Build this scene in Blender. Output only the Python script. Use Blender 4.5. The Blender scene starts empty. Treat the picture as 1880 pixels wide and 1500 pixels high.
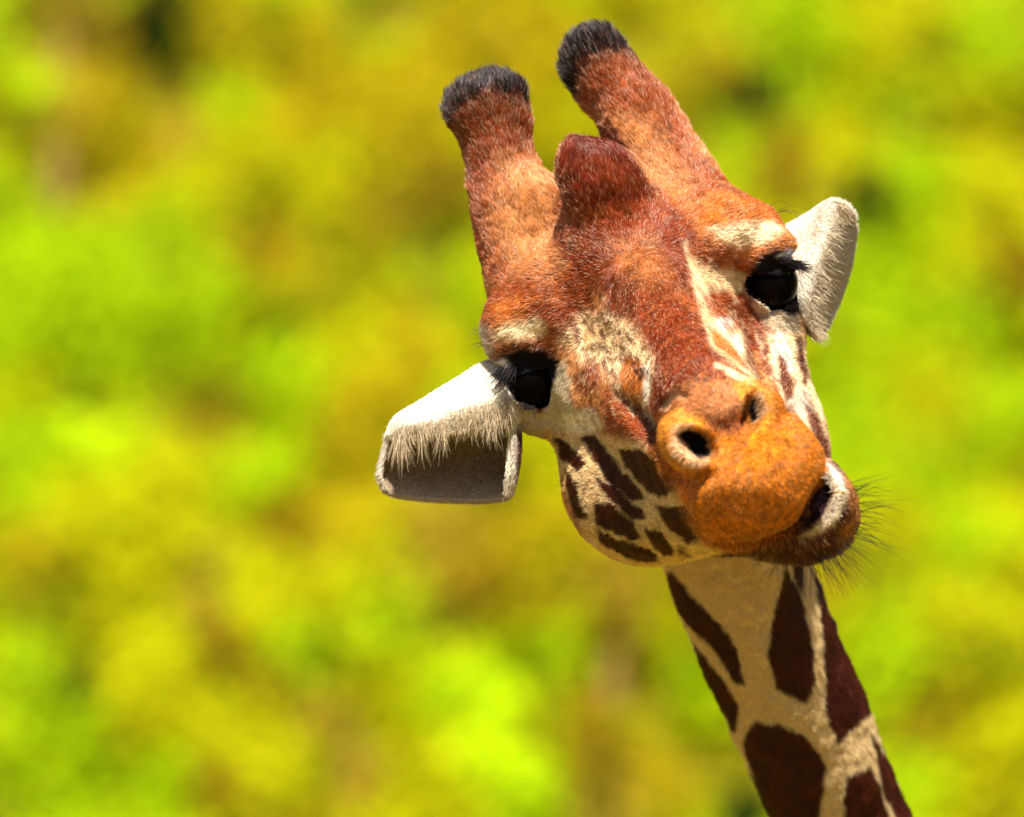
import bpy, math
import numpy as np
from mathutils import Vector, Matrix

# ------------------------------------------------------------------ camera, sky, sun, exposure
scene = bpy.context.scene
col = scene.collection
S = 0.00045            # metres for one photo pixel at the giraffe's eyes
DIST = 6.0             # camera to the giraffe's eyes
D = DIST / S
ZC = 3.6               # eye height of the viewing platform
SUN_EL, SUN_AZ = 63.0, 2.0      # degrees; azimuth from the camera side towards the right

cam_d = bpy.data.cameras.new('camera')
cam = bpy.data.objects.new('camera', cam_d); col.objects.link(cam)
cam.location = (0, -DIST, ZC); cam.rotation_euler = (math.radians(90), 0, 0)
cam_d.sensor_width = 36; cam_d.lens = 36 * DIST / (1880 * S)
cam_d.clip_start = 0.1; cam_d.clip_end = 2000
cam_d.dof.use_dof = True; cam_d.dof.focus_distance = DIST - 0.09; cam_d.dof.aperture_fstop = 5.0
scene.camera = cam

sun_dir = Vector((math.cos(math.radians(SUN_EL)) * math.sin(math.radians(SUN_AZ)),
                  -math.cos(math.radians(SUN_EL)) * math.cos(math.radians(SUN_AZ)),
                  math.sin(math.radians(SUN_EL))))
world = bpy.data.worlds.new('World'); scene.world = world; world.use_nodes = True
wn = world.node_tree.nodes; wl = world.node_tree.links
sky = wn.new('ShaderNodeTexSky'); sky.sky_type = 'NISHITA'; sky.sun_disc = False
sky.sun_elevation = math.radians(SUN_EL)
sky.sun_rotation = math.atan2(sun_dir.x, sun_dir.y)
wn['Background'].inputs['Strength'].default_value = 0.05
wl.new(sky.outputs[0], wn['Background'].inputs['Color'])
sun_d = bpy.data.lights.new('sun', 'SUN'); sun_d.energy = 5.0; sun_d.angle = math.radians(0.5); sun_d.color = (1.0, 0.95, 0.86)
sun = bpy.data.objects.new('sun', sun_d); col.objects.link(sun); sun.location = (0, 0, 12)
sun.rotation_euler = (-sun_dir).to_track_quat('-Z', 'Y').to_euler()

scene.view_settings.view_transform = 'Standard'; scene.view_settings.look = 'None'
scene.view_settings.exposure = 1.18; scene.view_settings.gamma = 1.0
scene.view_settings.use_curve_mapping = False
scene.render.engine = 'CYCLES'
scene.cycles.use_denoising = True
scene.cycles.max_bounces = 8; scene.cycles.transparent_max_bounces = 8
scene.cycles.sample_clamp_indirect = 6
scene.cycles_curves.shape = 'RIBBONS'; scene.cycles_curves.subdivisions = 2

rng = np.random.default_rng(7)

# ------------------------------------------------------------------ helpers
def tag(o, label=None, cat=None, group=None, kind=None):
    if label: o['label'] = label
    if cat: o['category'] = cat
    if group: o['group'] = group
    if kind: o['kind'] = kind
    return o

def mesh_obj(name, V, F, mat, parent=None, smooth=True):
    me = bpy.data.meshes.new(name)
    V = np.asarray(V, np.float32); F = np.asarray(F, np.int32)
    n = F.shape[1]
    me.vertices.add(len(V)); me.vertices.foreach_set('co', V.ravel())
    me.loops.add(F.size); me.loops.foreach_set('vertex_index', F.ravel())
    me.polygons.add(len(F))
    me.polygons.foreach_set('loop_start', np.arange(0, F.size, n, dtype=np.int32))
    me.polygons.foreach_set('use_smooth', np.full(len(F), smooth))
    me.update(calc_edges=True); me.validate()
    if mat: me.materials.append(mat)
    o = bpy.data.objects.new(name, me); col.objects.link(o)
    if parent: o.parent = parent
    return o

def set_col(o, name, C):
    a = o.data.attributes.new(name, 'FLOAT_COLOR', 'POINT')
    a.data.foreach_set('color', np.concatenate([C, np.ones((len(C), 1))], 1).astype(np.float32).ravel())

def P(px, py, d=0.0):
    """photo pixel + depth towards the camera -> camera-aligned metric frame (units of S metres)"""
    f = (D - d) / D
    return np.array([(px - 940) * f, -d, (750 - py) * f], float)

def to_px(M):
    f = (D + M[:, 1]) / D
    return 940 + M[:, 0] / f, 750 - M[:, 2] / f, -M[:, 1]

def W(M):
    M = np.asarray(M, float)
    return M * S + np.array([0, 0, ZC])

# value noise -------------------------------------------------------
_perm = rng.permutation(512).astype(np.int64)
_rand = rng.random(512)
def vnoise(p):
    p = np.asarray(p, float)
    i = np.floor(p).astype(np.int64); f = p - i; f = f * f * (3 - 2 * f)
    out = np.zeros(len(p))
    for dx in (0, 1):
        for dy in (0, 1):
            for dz in (0, 1):
                h = _perm[(_perm[(_perm[(i[:, 0] + dx) & 511] + i[:, 1] + dy) & 511] + i[:, 2] + dz) & 511]
                w = (f[:, 0] if dx else 1 - f[:, 0]) * (f[:, 1] if dy else 1 - f[:, 1]) * (f[:, 2] if dz else 1 - f[:, 2])
                out += w * _rand[h]
    return out
def fbm(p, o=3):
    s = 0; a = 0.5; t = 0
    for k in range(o):
        s = s + a * vnoise(p * (2 ** k) + 17.3 * k); t += a; a *= 0.5
    return s / t

def nodemat(name):
    m = bpy.data.materials.new(name); m.use_nodes = True
    return m, m.node_tree.nodes, m.node_tree.links, m.node_tree.nodes['Principled BSDF']

# ------------------------------------------------------------------ head frame
L_ = np.array([0.924, 0.10, 0.377]); L_ /= np.linalg.norm(L_)
F_ = np.array([0.168, -0.96, -0.22]); F_ -= L_ * (F_ @ L_); F_ /= np.linalg.norm(F_)
W_ = np.cross(F_, L_); W_ *= -1 if W_[2] > 0 else 1; W_ /= np.linalg.norm(W_)
HEAD = np.stack([L_, W_, F_])            # rows: lateral (to the image right), down, forward

# ------------------------------------------------------------------ signed distance sculpting
TR = 90.0
class Grid:
    def __init__(s, lo, hi, h):
        s.lo = np.array(lo, float); s.h = h
        s.n = np.ceil((np.array(hi) - s.lo) / h).astype(int) + 1
        s.ax = [(s.lo[k] + h * np.arange(s.n[k])).astype(np.float32) for k in range(3)]
        s.F = np.full(s.n, TR, np.float32)
    def region(s, lo, hi):
        a = np.clip(np.floor((lo - s.lo) / s.h).astype(int), 0, s.n)
        b = np.clip(np.ceil((hi - s.lo) / s.h).astype(int) + 1, 0, s.n)
        if np.any(b <= a): return None
        sl = tuple(slice(a[k], b[k]) for k in range(3))
        X = s.ax[0][sl[0]][:, None, None]; Y = s.ax[1][sl[1]][None, :, None]; Z = s.ax[2][sl[2]][None, None, :]
        return sl, X, Y, Z
    def merge(s, sl, d, op, k):
        a = s.F[sl]
        if op == '+':
            h = np.maximum(k - np.abs(a - d), 0) / k
            s.F[sl] = np.minimum(a, d) - h * h * k * 0.25
        else:
            d = -d
            h = np.maximum(k - np.abs(a - d), 0) / k
            s.F[sl] = np.maximum(a, d) + h * h * k * 0.25

def cone(g, a, b, ra, rb, k=30, op='+'):
    a = np.asarray(a, float); b = np.asarray(b, float); m = TR + max(ra, rb)
    r = g.region(np.minimum(a, b) - m, np.maximum(a, b) + m)
    if r is None: return
    sl, X, Y, Z = r
    ba = b - a; L2 = ba @ ba
    x = X - a[0]; y = Y - a[1]; z = Z - a[2]
    t = np.clip((x * ba[0] + y * ba[1] + z * ba[2]) / L2, 0, 1)
    d = np.sqrt((x - t * ba[0]) ** 2 + (y - t * ba[1]) ** 2 + (z - t * ba[2]) ** 2) - (ra + (rb - ra) * t)
    g.merge(sl, d.astype(np.float32), op, k)

def chain(g, pts, k=30, op='+', kin=10):
    """pts: list of (px, py, d, r); the links are joined among themselves before they blend with the rest"""
    A = [np.append(P(*p[:3]), p[3]) for p in pts]
    limb(g, A, k, op, kin)

def limb(g, A, k=30, op='+', kin=10):
    A = np.asarray(A, float); m = TR + A[:, 3].max()
    r = g.region(A[:, :3].min(0) - m, A[:, :3].max(0) + m)
    if r is None: return
    sl, X, Y, Z = r
    d = None
    # resample the axis as a smooth curve so that no joint shows
    n = len(A); T = []
    for i in range(n - 1):
        p0, p1, p2, p3 = A[max(i - 1, 0)], A[i], A[i + 1], A[min(i + 2, n - 1)]
        steps = 6 if n > 2 else 1
        for t in np.arange(steps) / steps:
            T.append(0.5 * (2 * p1 + (p2 - p0) * t + (2 * p0 - 5 * p1 + 4 * p2 - p3) * t * t + (3 * p1 - p0 - 3 * p2 + p3) * t ** 3))
    T.append(A[-1])
    for a, b in zip(T[:-1], T[1:]):
        ba = b[:3] - a[:3]; L2 = ba @ ba
        x = X - a[0]; y = Y - a[1]; z = Z - a[2]
        t = np.clip((x * ba[0] + y * ba[1] + z * ba[2]) / L2, 0, 1)
        q = np.sqrt((x - t * ba[0]) ** 2 + (y - t * ba[1]) ** 2 + (z - t * ba[2]) ** 2) - (a[3] + (b[3] - a[3]) * t)
        d = q if d is None else np.minimum(d, q)
    g.merge(sl, d.astype(np.float32), op, k)

def ell(g, c, r, k=30, op='+', R=None):
    R = HEAD if R is None else R
    c = np.asarray(c, float); m = TR + max(r)
    reg = g.region(c - m, c + m)
    if reg is None: return
    sl, X, Y, Z = reg
    x = X - c[0]; y = Y - c[1]; z = Z - c[2]
    q = [(R[i][0] * x + R[i][1] * y + R[i][2] * z) for i in range(3)]
    k0 = np.sqrt(sum((q[i] / r[i]) ** 2 for i in range(3)))
    k1 = np.sqrt(sum((q[i] / r[i] ** 2) ** 2 for i in range(3)))
    d = k0 * (k0 - 1) / np.maximum(k1, 1e-6)
    g.merge(sl, d.astype(np.float32), op, k)

def lid(g, e, n, off, th=8):
    """part of a shell round the eyeball on the side of n, beyond off from the eye's centre"""
    c = P(*e[:3]); r = e[3]; n = np.asarray(n, float); n /= np.linalg.norm(n)
    reg = g.region(c - r - TR, c + r + TR)
    if reg is None: return
    sl, X, Y, Z = reg
    x = X - c[0]; y = Y - c[1]; z = Z - c[2]
    q = np.sqrt(x * x + y * y + z * z)
    d = np.maximum(np.maximum(q - (r + th), (r + 1) - q), off - (x * n[0] + y * n[1] + z * n[2]))
    g.merge(sl, d.astype(np.float32), '+', 6)

def frame(fwd, up=(0, 0, 1)):
    f = np.asarray(fwd, float); f /= np.linalg.norm(f)
    u = np.asarray(up, float); u = u - f * (u @ f); u /= np.linalg.norm(u)
    return np.stack([np.cross(u, f), u, f])

def surface_nets(g):
    F = g.F; s = F < 0
    n = F.shape
    cnt = np.zeros((n[0] - 1, n[1] - 1, n[2] - 1), np.uint8)
    for a in (0, 1):
        for b in (0, 1):
            for c in (0, 1):
                cnt += s[a:n[0] - 1 + a, b:n[1] - 1 + b, c:n[2] - 1 + c]
    act = (cnt > 0) & (cnt < 8)
    idx = np.full(act.shape, -1, np.int64); ijk = np.argwhere(act); idx[act] = np.arange(len(ijk))
    pos = np.zeros((len(ijk), 3)); num = np.zeros(len(ijk))
    i, j, k = ijk.T
    co = [(a, b, c) for a in (0, 1) for b in (0, 1) for c in (0, 1)]
    for A in co:
        for B in co:
            if sum(B) == sum(A) + 1 and all(y >= x for x, y in zip(A, B)):
                fa = F[i + A[0], j + A[1], k + A[2]]; fb = F[i + B[0], j + B[1], k + B[2]]
                m = (fa < 0) != (fb < 0)
                t = np.where(m, fa / np.where(m, fa - fb, 1), 0)
                for ax in range(3):
                    pos[:, ax] += m * (A[ax] + t * (B[ax] - A[ax]))
                num += m
    V = g.lo + g.h * (ijk + pos / num[:, None])
    quads = []
    for ax in range(3):
        sl0 = [slice(None)] * 3; sl1 = [slice(None)] * 3
        sl0[ax] = slice(0, n[ax] - 1); sl1[ax] = slice(1, n[ax])
        e = s[tuple(sl0)] != s[tuple(sl1)]
        E = np.argwhere(e)
        o1, o2 = (ax + 1) % 3, (ax + 2) % 3
        ok = (E[:, o1] >= 1) & (E[:, o2] >= 1) & (E[:, o1] < n[o1] - 1) & (E[:, o2] < n[o2] - 1)
        E = E[ok]
        ins = s[tuple(E.T)]
        def cell(d1, d2):
            C = E.copy(); C[:, o1] += d1; C[:, o2] += d2
            return idx[tuple(C.T)]
        q = np.stack([cell(-1, -1), cell(0, -1), cell(0, 0), cell(-1, 0)], 1)
        q[~ins] = q[~ins][:, ::-1]
        quads.append(q)
    return V, np.concatenate(quads)

def surf(g, px, py, d0=820, d1=-500):
    """depth of the sculpted surface under a photo pixel"""
    for d in np.arange(d0, d1, -4.0):
        i = np.round((P(px, py, d) - g.lo) / g.h).astype(int)
        if np.all(i >= 0) and np.all(i < g.n) and g.F[tuple(i)] < 0: return d
    return d1

def groove(g, pts, k=8):
    """a crease along the surface: (px, py, radius, how far its axis lies under the surface)"""
    chain(g, [(a, b, surf(g, a, b) - sink, r) for a, b, r, sink in pts], k, '-')

# ------------------------------------------------------------------ sculpt the giraffe
EYE_A = (982, 696, -8, 56)      # px, py, depth, radius
EYE_B = (1414, 520, -36, 52)

def sculpt(g):
    # skull and forehead
    ell(g, P(1165, 545, -130), (235, 175, 230), 1)
    ell(g, P(1155, 470, 20), (150, 110, 120), 60)
    # ossicones
    chain(g, [(990, 510, -90, 100), (952, 405, -125, 84), (924, 315, -145, 66), (908, 250, -158, 61), (894, 200, -165, 56)], 55)
    ell(g, P(892, 190, -160), (78, 48, 64), 34)
    ell(g, P(948, 218, -150), (26, 34, 34), 24)
    chain(g, [(1255, 410, -110, 110), (1220, 312, -150, 84), (1158, 195, -180, 68), (1108, 132, -200, 58), (1097, 108, -200, 50)], 60)
    ell(g, P(1095, 128, -200), (52, 76, 58), 40)
    # median horn
    chain(g, [(1135, 410, 40, 96), (1115, 352, 78, 82), (1088, 314, 82, 58)], 36)
    ell(g, P(998, 374, -70), (46, 62, 56), 50)
    ell(g, P(1066, 305, 72), (36, 54, 46), 24)
    # brows over the eyes
    chain(g, [(950, 598, 0, 68), (1015, 560, 20, 80)], 45)
    chain(g, [(1375, 430, -35, 64), (1318, 418, 0, 84)], 45)
    ell(g, P(1400, 448, -16), (44, 34, 50), 30)
    # orbits
    ell(g, P(1000, 690, -50), (78, 82, 80), 35)
    ell(g, P(1398, 512, -85), (62, 78, 74), 35)
    ell(g, P(1418, 572, -85), (48, 58, 72), 30)
    ell(g, P(1415, 625, -80), (52, 60, 80), 40)
    ell(g, P(955, 728, -75), (48, 56, 50), 30)
    ell(g, P(985, 745, -60), (50, 46, 60), 30)
    # cheek bone
    ell(g, P(1082, 732, 62), (46, 42, 50), 50)
    # nasal ridge
    chain(g, [(1165, 480, 60, 105), (1225, 600, 260, 82), (1280, 690, 450, 72), (1332, 770, 610, 72)], 60)
    # snout body
    chain(g, [(1190, 660, -30, 185), (1285, 780, 340, 124), (1356, 846, 540, 100)], 60)
    # jaw and cheeks
    chain(g, [(1110, 800, -60, 80), (1135, 875, -20, 95), (1170, 912, 60, 112), (1240, 925, 220, 92), (1340, 930, 420, 74)], 80)
    chain(g, [(1395, 700, -80, 84), (1425, 790, 100, 88), (1450, 850, 300, 72)], 50)
    ell(g, P(1270, 850, 40), (220, 150, 260), 60)
    # lower jaw and lip
    chain(g, [(1330, 930, 280, 80), (1450, 958, 440, 70)], 40)
    ell(g, P(1484, 942, 458), (90, 84, 108), 24)
    ell(g, P(1520, 905, 505), (40, 66, 78), 20)
    # muzzle
    ell(g, P(1382, 858, 610), (112, 96, 146), 6)
    ell(g, P(1358, 908, 610), (78, 72, 112), 30)
    ell(g, P(1436, 852, 610), (66, 84, 112), 30)
    ell(g, P(1402, 902, 620), (70, 64, 104), 26)
    # nostril lobes
    ell(g, P(1264, 810, 622), (50, 54, 84), 14)
    ell(g, P(1389, 748, 622), (45, 53, 84), 14)
    # hollow behind the nostril and fine folds of skin
    groove(g, [(1128, 726, 10, -2), (1160, 756, 22, -8), (1192, 800, 28, -12), (1215, 850, 26, -12)], 20)
    groove(g, [(1318, 838, 26, -20), (1342, 800, 24, -19), (1362, 770, 20, -16)], 24)
    groove(g, [(1228, 868, 14, -8), (1262, 884, 16, -11), (1300, 872, 14, -11)], 16)
    groove(g, [(1290, 560, 9, -4), (1312, 612, 10, -5), (1352, 662, 10, -5), (1395, 700, 9, -5)], 14)
    groove(g, [(1215, 742, 7, -2), (1236, 724, 8, -3), (1262, 730, 6, -2)], 10)
    neck(g)
    # lip line
    chain(g, [(1345, 1004, 560, 8), (1395, 1000, 590, 15), (1448, 984, 610, 21), (1490, 948, 615, 28), (1516, 898, 605, 26), (1526, 860, 590, 12)], 6, '-')
    # carving: eye sockets
    for e in (EYE_A, EYE_B):
        ell(g, P(*e[:3]), (e[3] + 2,) * 3, 8, '-')
    lid(g, EYE_A, (-0.3, -0.45, 0.8), 38, 8); lid(g, EYE_A, (-0.3, 0.1, -0.9), 44)
    lid(g, EYE_B, (0.1, -0.45, 0.85), 36, 8); lid(g, EYE_B, (-0.5, 0.0, -0.8), 40)
    groove(g, [(932, 742, 4, 0), (950, 766, 4, 0), (985, 786, 4, 0)], 5)
    groove(g, [(942, 732, 4, 0), (960, 756, 4, 0), (995, 774, 4, 0)], 5)
    groove(g, [(1395, 548, 4, 0), (1418, 575, 4, 0), (1446, 592, 4, 0)], 5)
    # brow edges overhanging the eyes
    chain(g, [(918, 640, 6, 20), (960, 628, 40, 27), (1008, 634, 44, 26)], 22)
    chain(g, [(1386, 470, 14, 22), (1418, 452, 10, 24), (1442, 448, -8, 18)], 22)
    # nostril pits
    ell(g, P(1276, 815, 704), (42, 27, 76), 10, '-', R=frame(np.array([-0.1, -1, -0.1]), (-0.5, 0, -0.9)))
    ell(g, P(1387, 753, 690), (14, 34, 66), 8, '-', R=frame(np.array([0.5, -1, 0.0]), (0.12, 0, 1)))
    # mouth gap
    ell(g, P(1505, 918, 640), (26, 60, 120), 10, '-', R=frame(np.array([0, -1, 0]), (0.45, 0, 1)))

def neck(g):
    A = [np.append(P(*p[:3]), p[3]) for p in
         [(1230, 720, -330, 190), (1335, 940, -380, 150), (1363, 1060, -430, 134), (1417, 1200, -520, 130),
          (1482, 1350, -620, 126), (1540, 1500, -720, 126), (1636, 1740, -900, 150)]]
    limb(g, A + [np.array([1080., 1900., -1650., 270.]), np.array([1350., 2700., -2450., 450.])], 40)
    body(g)

def body(g):
    a = np.array([1350., 2700., -2700.]); b = np.array([1700., 5200., -2750.])
    cone(g, a, b, 600, 640, 200)
    cone(g, np.array([1350., 2700., -3300.]), np.array([1650., 5000., -3150.]), 520, 460, 200)
    for (x, y) in ((1000, 2800), (1750, 2750), (1350, 5300), (2080, 5150)):
        front = y < 4000
        cone(g, np.array([x, y, -3300.]), np.array([x, y - (0 if front else 100), -5600.]), 300, 130, 150)
        cone(g, np.array([x, y - (0 if front else 100), -5600.]), np.array([x, y, -7650.]), 125, 85, 60)
        cone(g, np.array([x, y, -7650.]), np.array([x, y - 60, -7900.]), 95, 130, 40)
    cone(g, np.array([1750., 5750., -2500.]), np.array([1800., 5950., -4300.]), 60, 40, 60)

h = 5.0
gh = Grid((-150, -820, -900), (920, 1120, 760), h)
sculpt(gh)
V1, Q1 = surface_nets(gh)
gb = Grid((300, 500, -8050), (2600, 6300, -850), 36)
neck(gb)
V2, Q2 = surface_nets(gb)
def vnormals(V, Q):
    n = np.cross(V[Q[:, 2]] - V[Q[:, 0]], V[Q[:, 3]] - V[Q[:, 1]])
    N = np.zeros_like(V)
    for k in range(4):
        for ax in range(3): N[:, ax] += np.bincount(Q[:, k], n[:, ax], len(V))
    return N / (np.linalg.norm(N, axis=1, keepdims=True) + 1e-9)
# uneven flesh: broad swells on the neck, finer ones on the head
eyed = np.minimum(np.linalg.norm(V1 - P(*EYE_A[:3]), axis=1) - EYE_A[3], np.linalg.norm(V1 - P(*EYE_B[:3]), axis=1) - EYE_B[3])
calm = np.clip((eyed - 8) / 30, 0, 1)
swell = 5 * (fbm(V1 / 42, 3) - .5) * 2 * calm + np.where((V1[:, 1] > 200) & (V1[:, 2] < -180), 9 * (fbm(V1 * np.array([1, 1, .4]) / 70 + 9, 2) - .5) * 2, 0)
V1 = V1 + vnormals(V1, Q1) * swell[:, None]
Vg = np.concatenate([V1, V2]); Qg = np.concatenate([Q1, Q2 + len(V1)])
nfine = len(V1)

# ------------------------------------------------------------------ ears: thin curved shells
def upsample(G, m):
    """Catmull-Rom along axis 0 of a control array"""
    n = len(G); out = []
    for i in range(n - 1):
        p0 = G[i - 1] if i else 2 * G[0] - G[1]
        p1, p2 = G[i], G[i + 1]
        p3 = G[i + 2] if i + 2 < n else 2 * G[n - 1] - G[n - 2]
        for t in np.arange(m) / m:
            out.append(0.5 * (2 * p1 + (p2 - p0) * t + (2 * p0 - 5 * p1 + 4 * p2 - p3) * t * t + (3 * p1 - p0 - 3 * p2 + p3) * t ** 3))
    out.append(G[-1])
    return np.array(out)

def shell(ctrl, m=9, th=4.0):
    G = np.array([[P(*c) for c in row] for row in ctrl])
    G = upsample(G, m); G = upsample(G.transpose(1, 0, 2), m).transpose(1, 0, 2)
    du = np.gradient(G, axis=0); dv = np.gradient(G, axis=1)
    N = np.cross(du, dv); N /= np.linalg.norm(N, axis=2, keepdims=True) + 1e-9
    a, b = G.shape[:2]
    th_ = th * np.ones((a, b, 1))
    A = (G + N * th_).reshape(-1, 3); B = (G - N * th_).reshape(-1, 3)
    V = np.concatenate([A, B]); ofs = a * b
    I = np.arange(a * b).reshape(a, b)
    q = np.stack([I[:-1, :-1], I[1:, :-1], I[1:, 1:], I[:-1, 1:]], -1).reshape(-1, 4)
    Q = [q, q[:, ::-1] + ofs]
    def strip(e, flip):
        s_ = np.stack([e[:-1], e[1:], e[1:] + ofs, e[:-1] + ofs], -1)
        Q.append(s_[:, ::-1] if flip else s_)
    strip(I[0], False); strip(I[-1], True); strip(I[:, 0], True); strip(I[:, -1], False)
    return V, np.concatenate(Q), G

EAR_A = [  # from the head outwards; each row: flap edge, flap, top ridge, back, lower back, lower edge
    [(932, 800, 2), (936, 770, 4), (945, 745, -20), (937, 800, 2), (932, 860, 6), (928, 908, -10)],
    [(956, 765, -10), (953, 730, -5), (946, 690, -40), (953, 800, -30), (949, 860, -24), (938, 910, -26)],
    [(925, 776, 22), (922, 722, 26), (900, 666, -30), (930, 770, -100), (936, 850, -96), (926, 917, -40)],
    [(872, 788, 32), (862, 738, 40), (838, 700, -16), (868, 790, -100), (878, 862, -100), (884, 922, -42)],
    [(806, 798, 34), (798, 766, 36), (776, 738, -6), (796, 805, -84), (794, 864, -86), (804, 920, -38)],
    [(742, 800, 18), (738, 782, 22), (728, 768, 2), (718, 812, -36), (708, 864, -40), (726, 912, -30)],
    [(722, 804, 6), (717, 797, 6), (711, 804, -2), (704, 838, -10), (697, 874, -12), (702, 896, -18)],
]
EAR_B = [
    [(1432, 424, -190), (1482, 394, -140), (1526, 366, -92), (1552, 376, -88), (1566, 396, -110)],
    [(1428, 452, -160), (1486, 430, -100), (1526, 404, -80), (1556, 412, -150), (1570, 420, -186)],
    [(1430, 500, -120), (1480, 490, -62), (1508, 478, -62), (1540, 484, -160), (1560, 490, -190)],
    [(1438, 548, -110), (1474, 546, -52), (1494, 545, -68), (1522, 552, -160), (1540, 552, -186)],
    [(1452, 582, -110), (1472, 588, -66), (1488, 600, -84), (1506, 610, -140), (1519, 600, -160)],
    [(1462, 592, -112), (1476, 602, -90), (1490, 614, -98), (1502, 622, -120), (1509, 616, -136)],
]
VA, QA, GA = shell(EAR_A)
VB, QB, GB = shell(EAR_B)


# ------------------------------------------------------------------ coat pattern
RED = (0.27, 0.042, 0.008); RUST = (0.35, 0.066, 0.010); ORNG = (0.62, 0.20, 0.025); OCH = (0.74, 0.36, 0.11)
CRM = (0.88, 0.70, 0.42); WHT = (0.90, 0.84, 0.72); DRK = (0.075, 0.011, 0.003); BRN = (0.15, 0.030, 0.008)
BLK = (0.006, 0.005, 0.006); MUZ = (0.68, 0.225, 0.011); RING = (0.82, 0.36, 0.035); HORN = (0.014, 0.010, 0.011)
GREY = (0.55, 0.47, 0.38); NCRM = (0.78, 0.60, 0.32)

def poly_sd(x, y, pts):
    pts = np.asarray(pts, float); n = len(pts)
    d2 = np.full(len(x), 1e18); ins = np.zeros(len(x), bool)
    for i in range(n):
        ax, ay = pts[i]; bx, by = pts[(i + 1) % n]
        ex, ey = bx - ax, by - ay
        t = np.clip(((x - ax) * ex + (y - ay) * ey) / (ex * ex + ey * ey + 1e-9), 0, 1)
        d2 = np.minimum(d2, (x - ax - t * ex) ** 2 + (y - ay - t * ey) ** 2)
        c = (ay > y) != (by > y)
        ins ^= c & (x < (bx - ax) * (y - ay) / (by - ay + 1e-12) + ax)
    return np.where(ins, -1, 1) * np.sqrt(d2)

def line_sd(x, y, pts):
    d = np.full(len(x), 1e9)
    for (ax, ay, ra), (bx, by, rb) in zip(pts[:-1], pts[1:]):
        ex, ey = bx - ax, by - ay
        t = np.clip(((x - ax) * ex + (y - ay) * ey) / (ex * ex + ey * ey + 1e-9), 0, 1)
        d = np.minimum(d, np.hypot(x - ax - t * ex, y - ay - t * ey) - (ra + (rb - ra) * t))
    return d

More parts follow.
